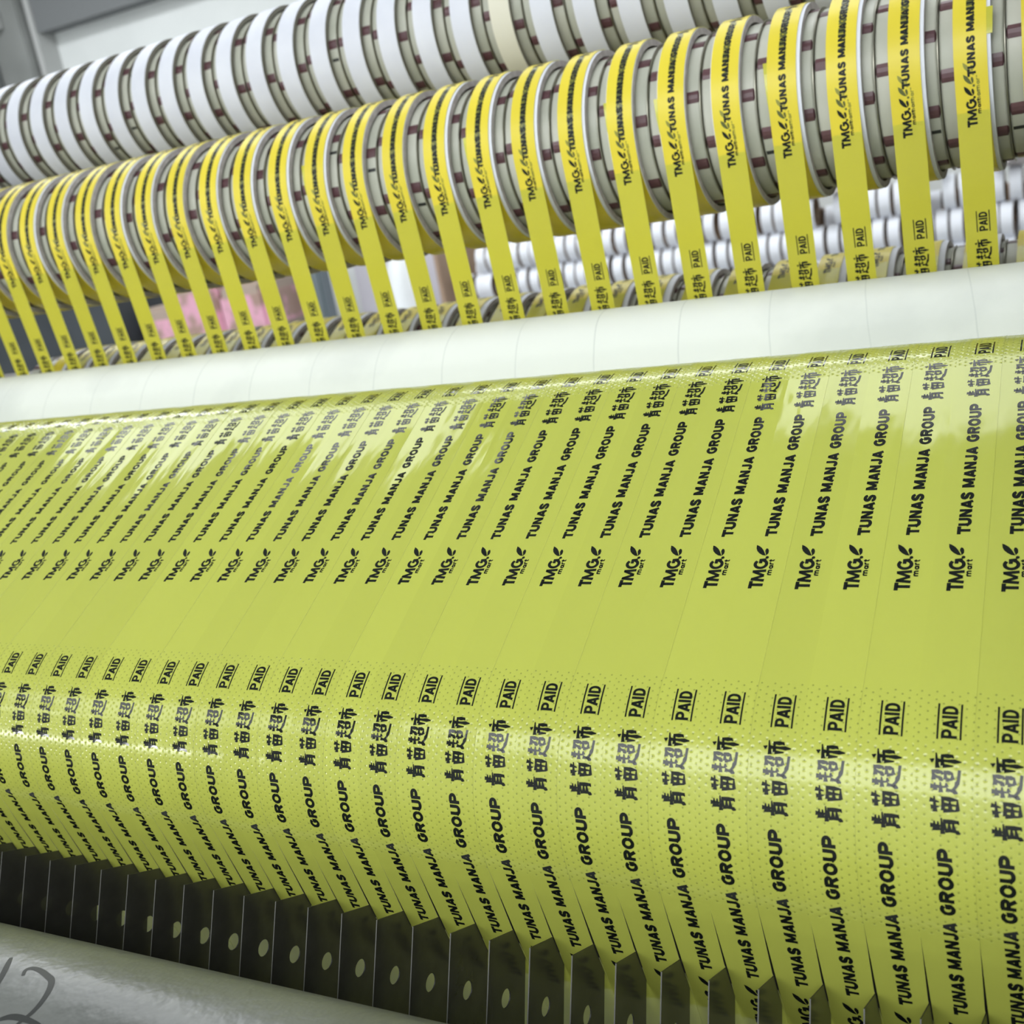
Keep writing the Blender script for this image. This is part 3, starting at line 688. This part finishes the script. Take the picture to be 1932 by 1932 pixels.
bx('post_tube', ps, of, M_POST, -2.235, -2.175, 2.92, 2.98, .01, 1.40, bev=.008); bx('foot_plate', ps, of, M_POST, -2.26, -2.14, 2.89, 3.01, 0, .01, bev=.002)
M_LIL = mat('pale_partition', (0.62, 0.60, 0.66), .7)
pn = empty('partition_panel', (-1.98, 3.1, 0)); tag(pn, 'pale lilac partition panel between the post and the white sack', 'panel'); of = (-1.98, 3.1, 0)
bx('panel', pn, of, M_LIL, -2.17, -1.72, 3.1, 3.13, .02, 1.30); bx('panel_frame', pn, of, M_PIL, -2.17, -1.72, 3.095, 3.135, 1.30, 1.33, bev=.004)
# white sack
bm = bmesh.new(); bmesh.ops.create_uvsphere(bm, u_segments=24, v_segments=16, radius=1)
for v in bm.verts:
    x, y, z = v.co; q = 1 + .06*math.sin(5*math.atan2(y, x)+3*z); v.co = Vector((x*.10*q, y*.10*q, .62 + (z if z > 0 else z*1)*.60 if abs(z) < .99 else .62+z*.6))
sm = bpy.data.meshes.new('white_sack'); bm.to_mesh(sm); bm.free(); sm.materials.append(noisy(mat('sack_white', (0.85, 0.87, 0.88), .6), 9, (0.8, 0.83, 0.85), (0.9, 0.92, 0.93), bump=.6, bscale=20))
sm.polygons.foreach_set('use_smooth', [True]*len(sm.polygons)); so = obj('white_sack', sm, loc=(-1.84, 2.88, -.02)); tag(so, 'upright white sack left of the carton of cores', 'sack')
# carton with stacked cores
ct = empty('core_carton', (-.8, 3.0, 0)); tag(ct, 'open brown cardboard carton behind the stacked white cores', 'carton'); of = (-.8, 3.0, 0)
bx('back_panel', ct, of, M_CARD, -1.72, .25, 3.13, 3.145, 0, 1.10, bev=.002)
bx('side_panel', ct, of, M_CARD, -1.72, -1.705, 2.86, 3.13, 0, 1.17, bev=.002)
bx('bottom_panel', ct, of, M_CARD, -1.705, .25, 2.86, 3.13, 0, .02, bev=.002)
bx('stand_block', ct, of, M_CARD, -1.70, .25, 2.90, 3.12, .02, .915, bev=.004)
M_WCORE = mat('white_core_far', (0.86, 0.88, 0.94), .55)
def far_core():
    mb = MB(); prof = [(-.0135, .033), (-.0135, .0408), (.0135, .0408), (.0135, .033)]; n = 32; vs = []
    for i in range(n):
        a = 2*PI*i/n
        for x, r in prof: vs.append((x, r*math.cos(a), r*math.sin(a)))
    for i in range(n):
        j = (i+1) % n
        for q in range(4):
            w = (q+1) % 4; mb.add([], [])
            mb.f.append((i*4+q, i*4+w, j*4+w, j*4+q)); mb.m.append(0 if q == 1 else 1); mb.uv.append(None)
    mb.v = vs; return mb.mesh('stacked_core', [M_WCORE, M_KRAFT], True, 35)
me_far = far_core(); rc = random.Random(5)
ROWS = [('front top row', 1.114, 2.95, -1.60), ('front middle row', 1.0355, 2.95, -1.655), ('front bottom row', .957, 2.95, -1.655), ('back upper row', 1.0755, 3.024, -1.64), ('back lower row', .997, 3.024, -1.64)]
for rn, z, y, x0 in ROWS:
    x = x0; k = 0
    while x < .15:
        k += 1
        if not (rn == 'front top row' and k in (28, 35)):
            o = obj('stacked_core', me_far, loc=(x+rc.uniform(-.003, .003), y+rc.uniform(-.004, .004), z+rc.uniform(-.001, .001))); o.rotation_euler = (rc.uniform(0, 6), 0, rc.uniform(-.05, .05))
            tag(o, f'white paper core in the {rn} of the far stack, {nth(k)} from its left', 'paper core', 'white cores stacked in the carton')
        x += .0362
# crumpled wrapping on the stack
def crumple(seed, sx, sy, sz):
    bm = bmesh.new(); bmesh.ops.create_icosphere(bm, subdivisions=2, radius=1); r = random.Random(seed)
    for v in bm.verts: k = r.uniform(.55, 1.1); v.co = Vector((v.co.x*sx*k, v.co.y*sy*k, max(v.co.z, -.4)*sz*k))
    me = bpy.data.meshes.new('crumpled_paper'); bm.to_mesh(me); bm.free(); return me
M_PAP = mat('crumpled_white_film', (0.72, 0.72, 0.78), .4); M_PAPG = mat('crumpled_grey_film', (0.5, 0.46, 0.46), .5)
for q, (x, z, sx, sz, m_, lab) in enumerate([(-.375, 1.160, .045, .018, M_PAP, 'crumpled white wrapping on the core stack near the right rolls'), (-.20, 1.165, .05, .03, M_PAPG, 'crumpled grey wrapping on the core stack at the far right'), (-.62, 1.160, .05, .015, M_PAPG, 'torn grey wrapping on the core stack left of the white one')]):
    me = crumple(q+3, sx, .05, sz); me.materials.append(m_); o = obj('crumpled_wrapping', me, loc=(x, 2.92, z)); tag(o, lab, 'wrapping')
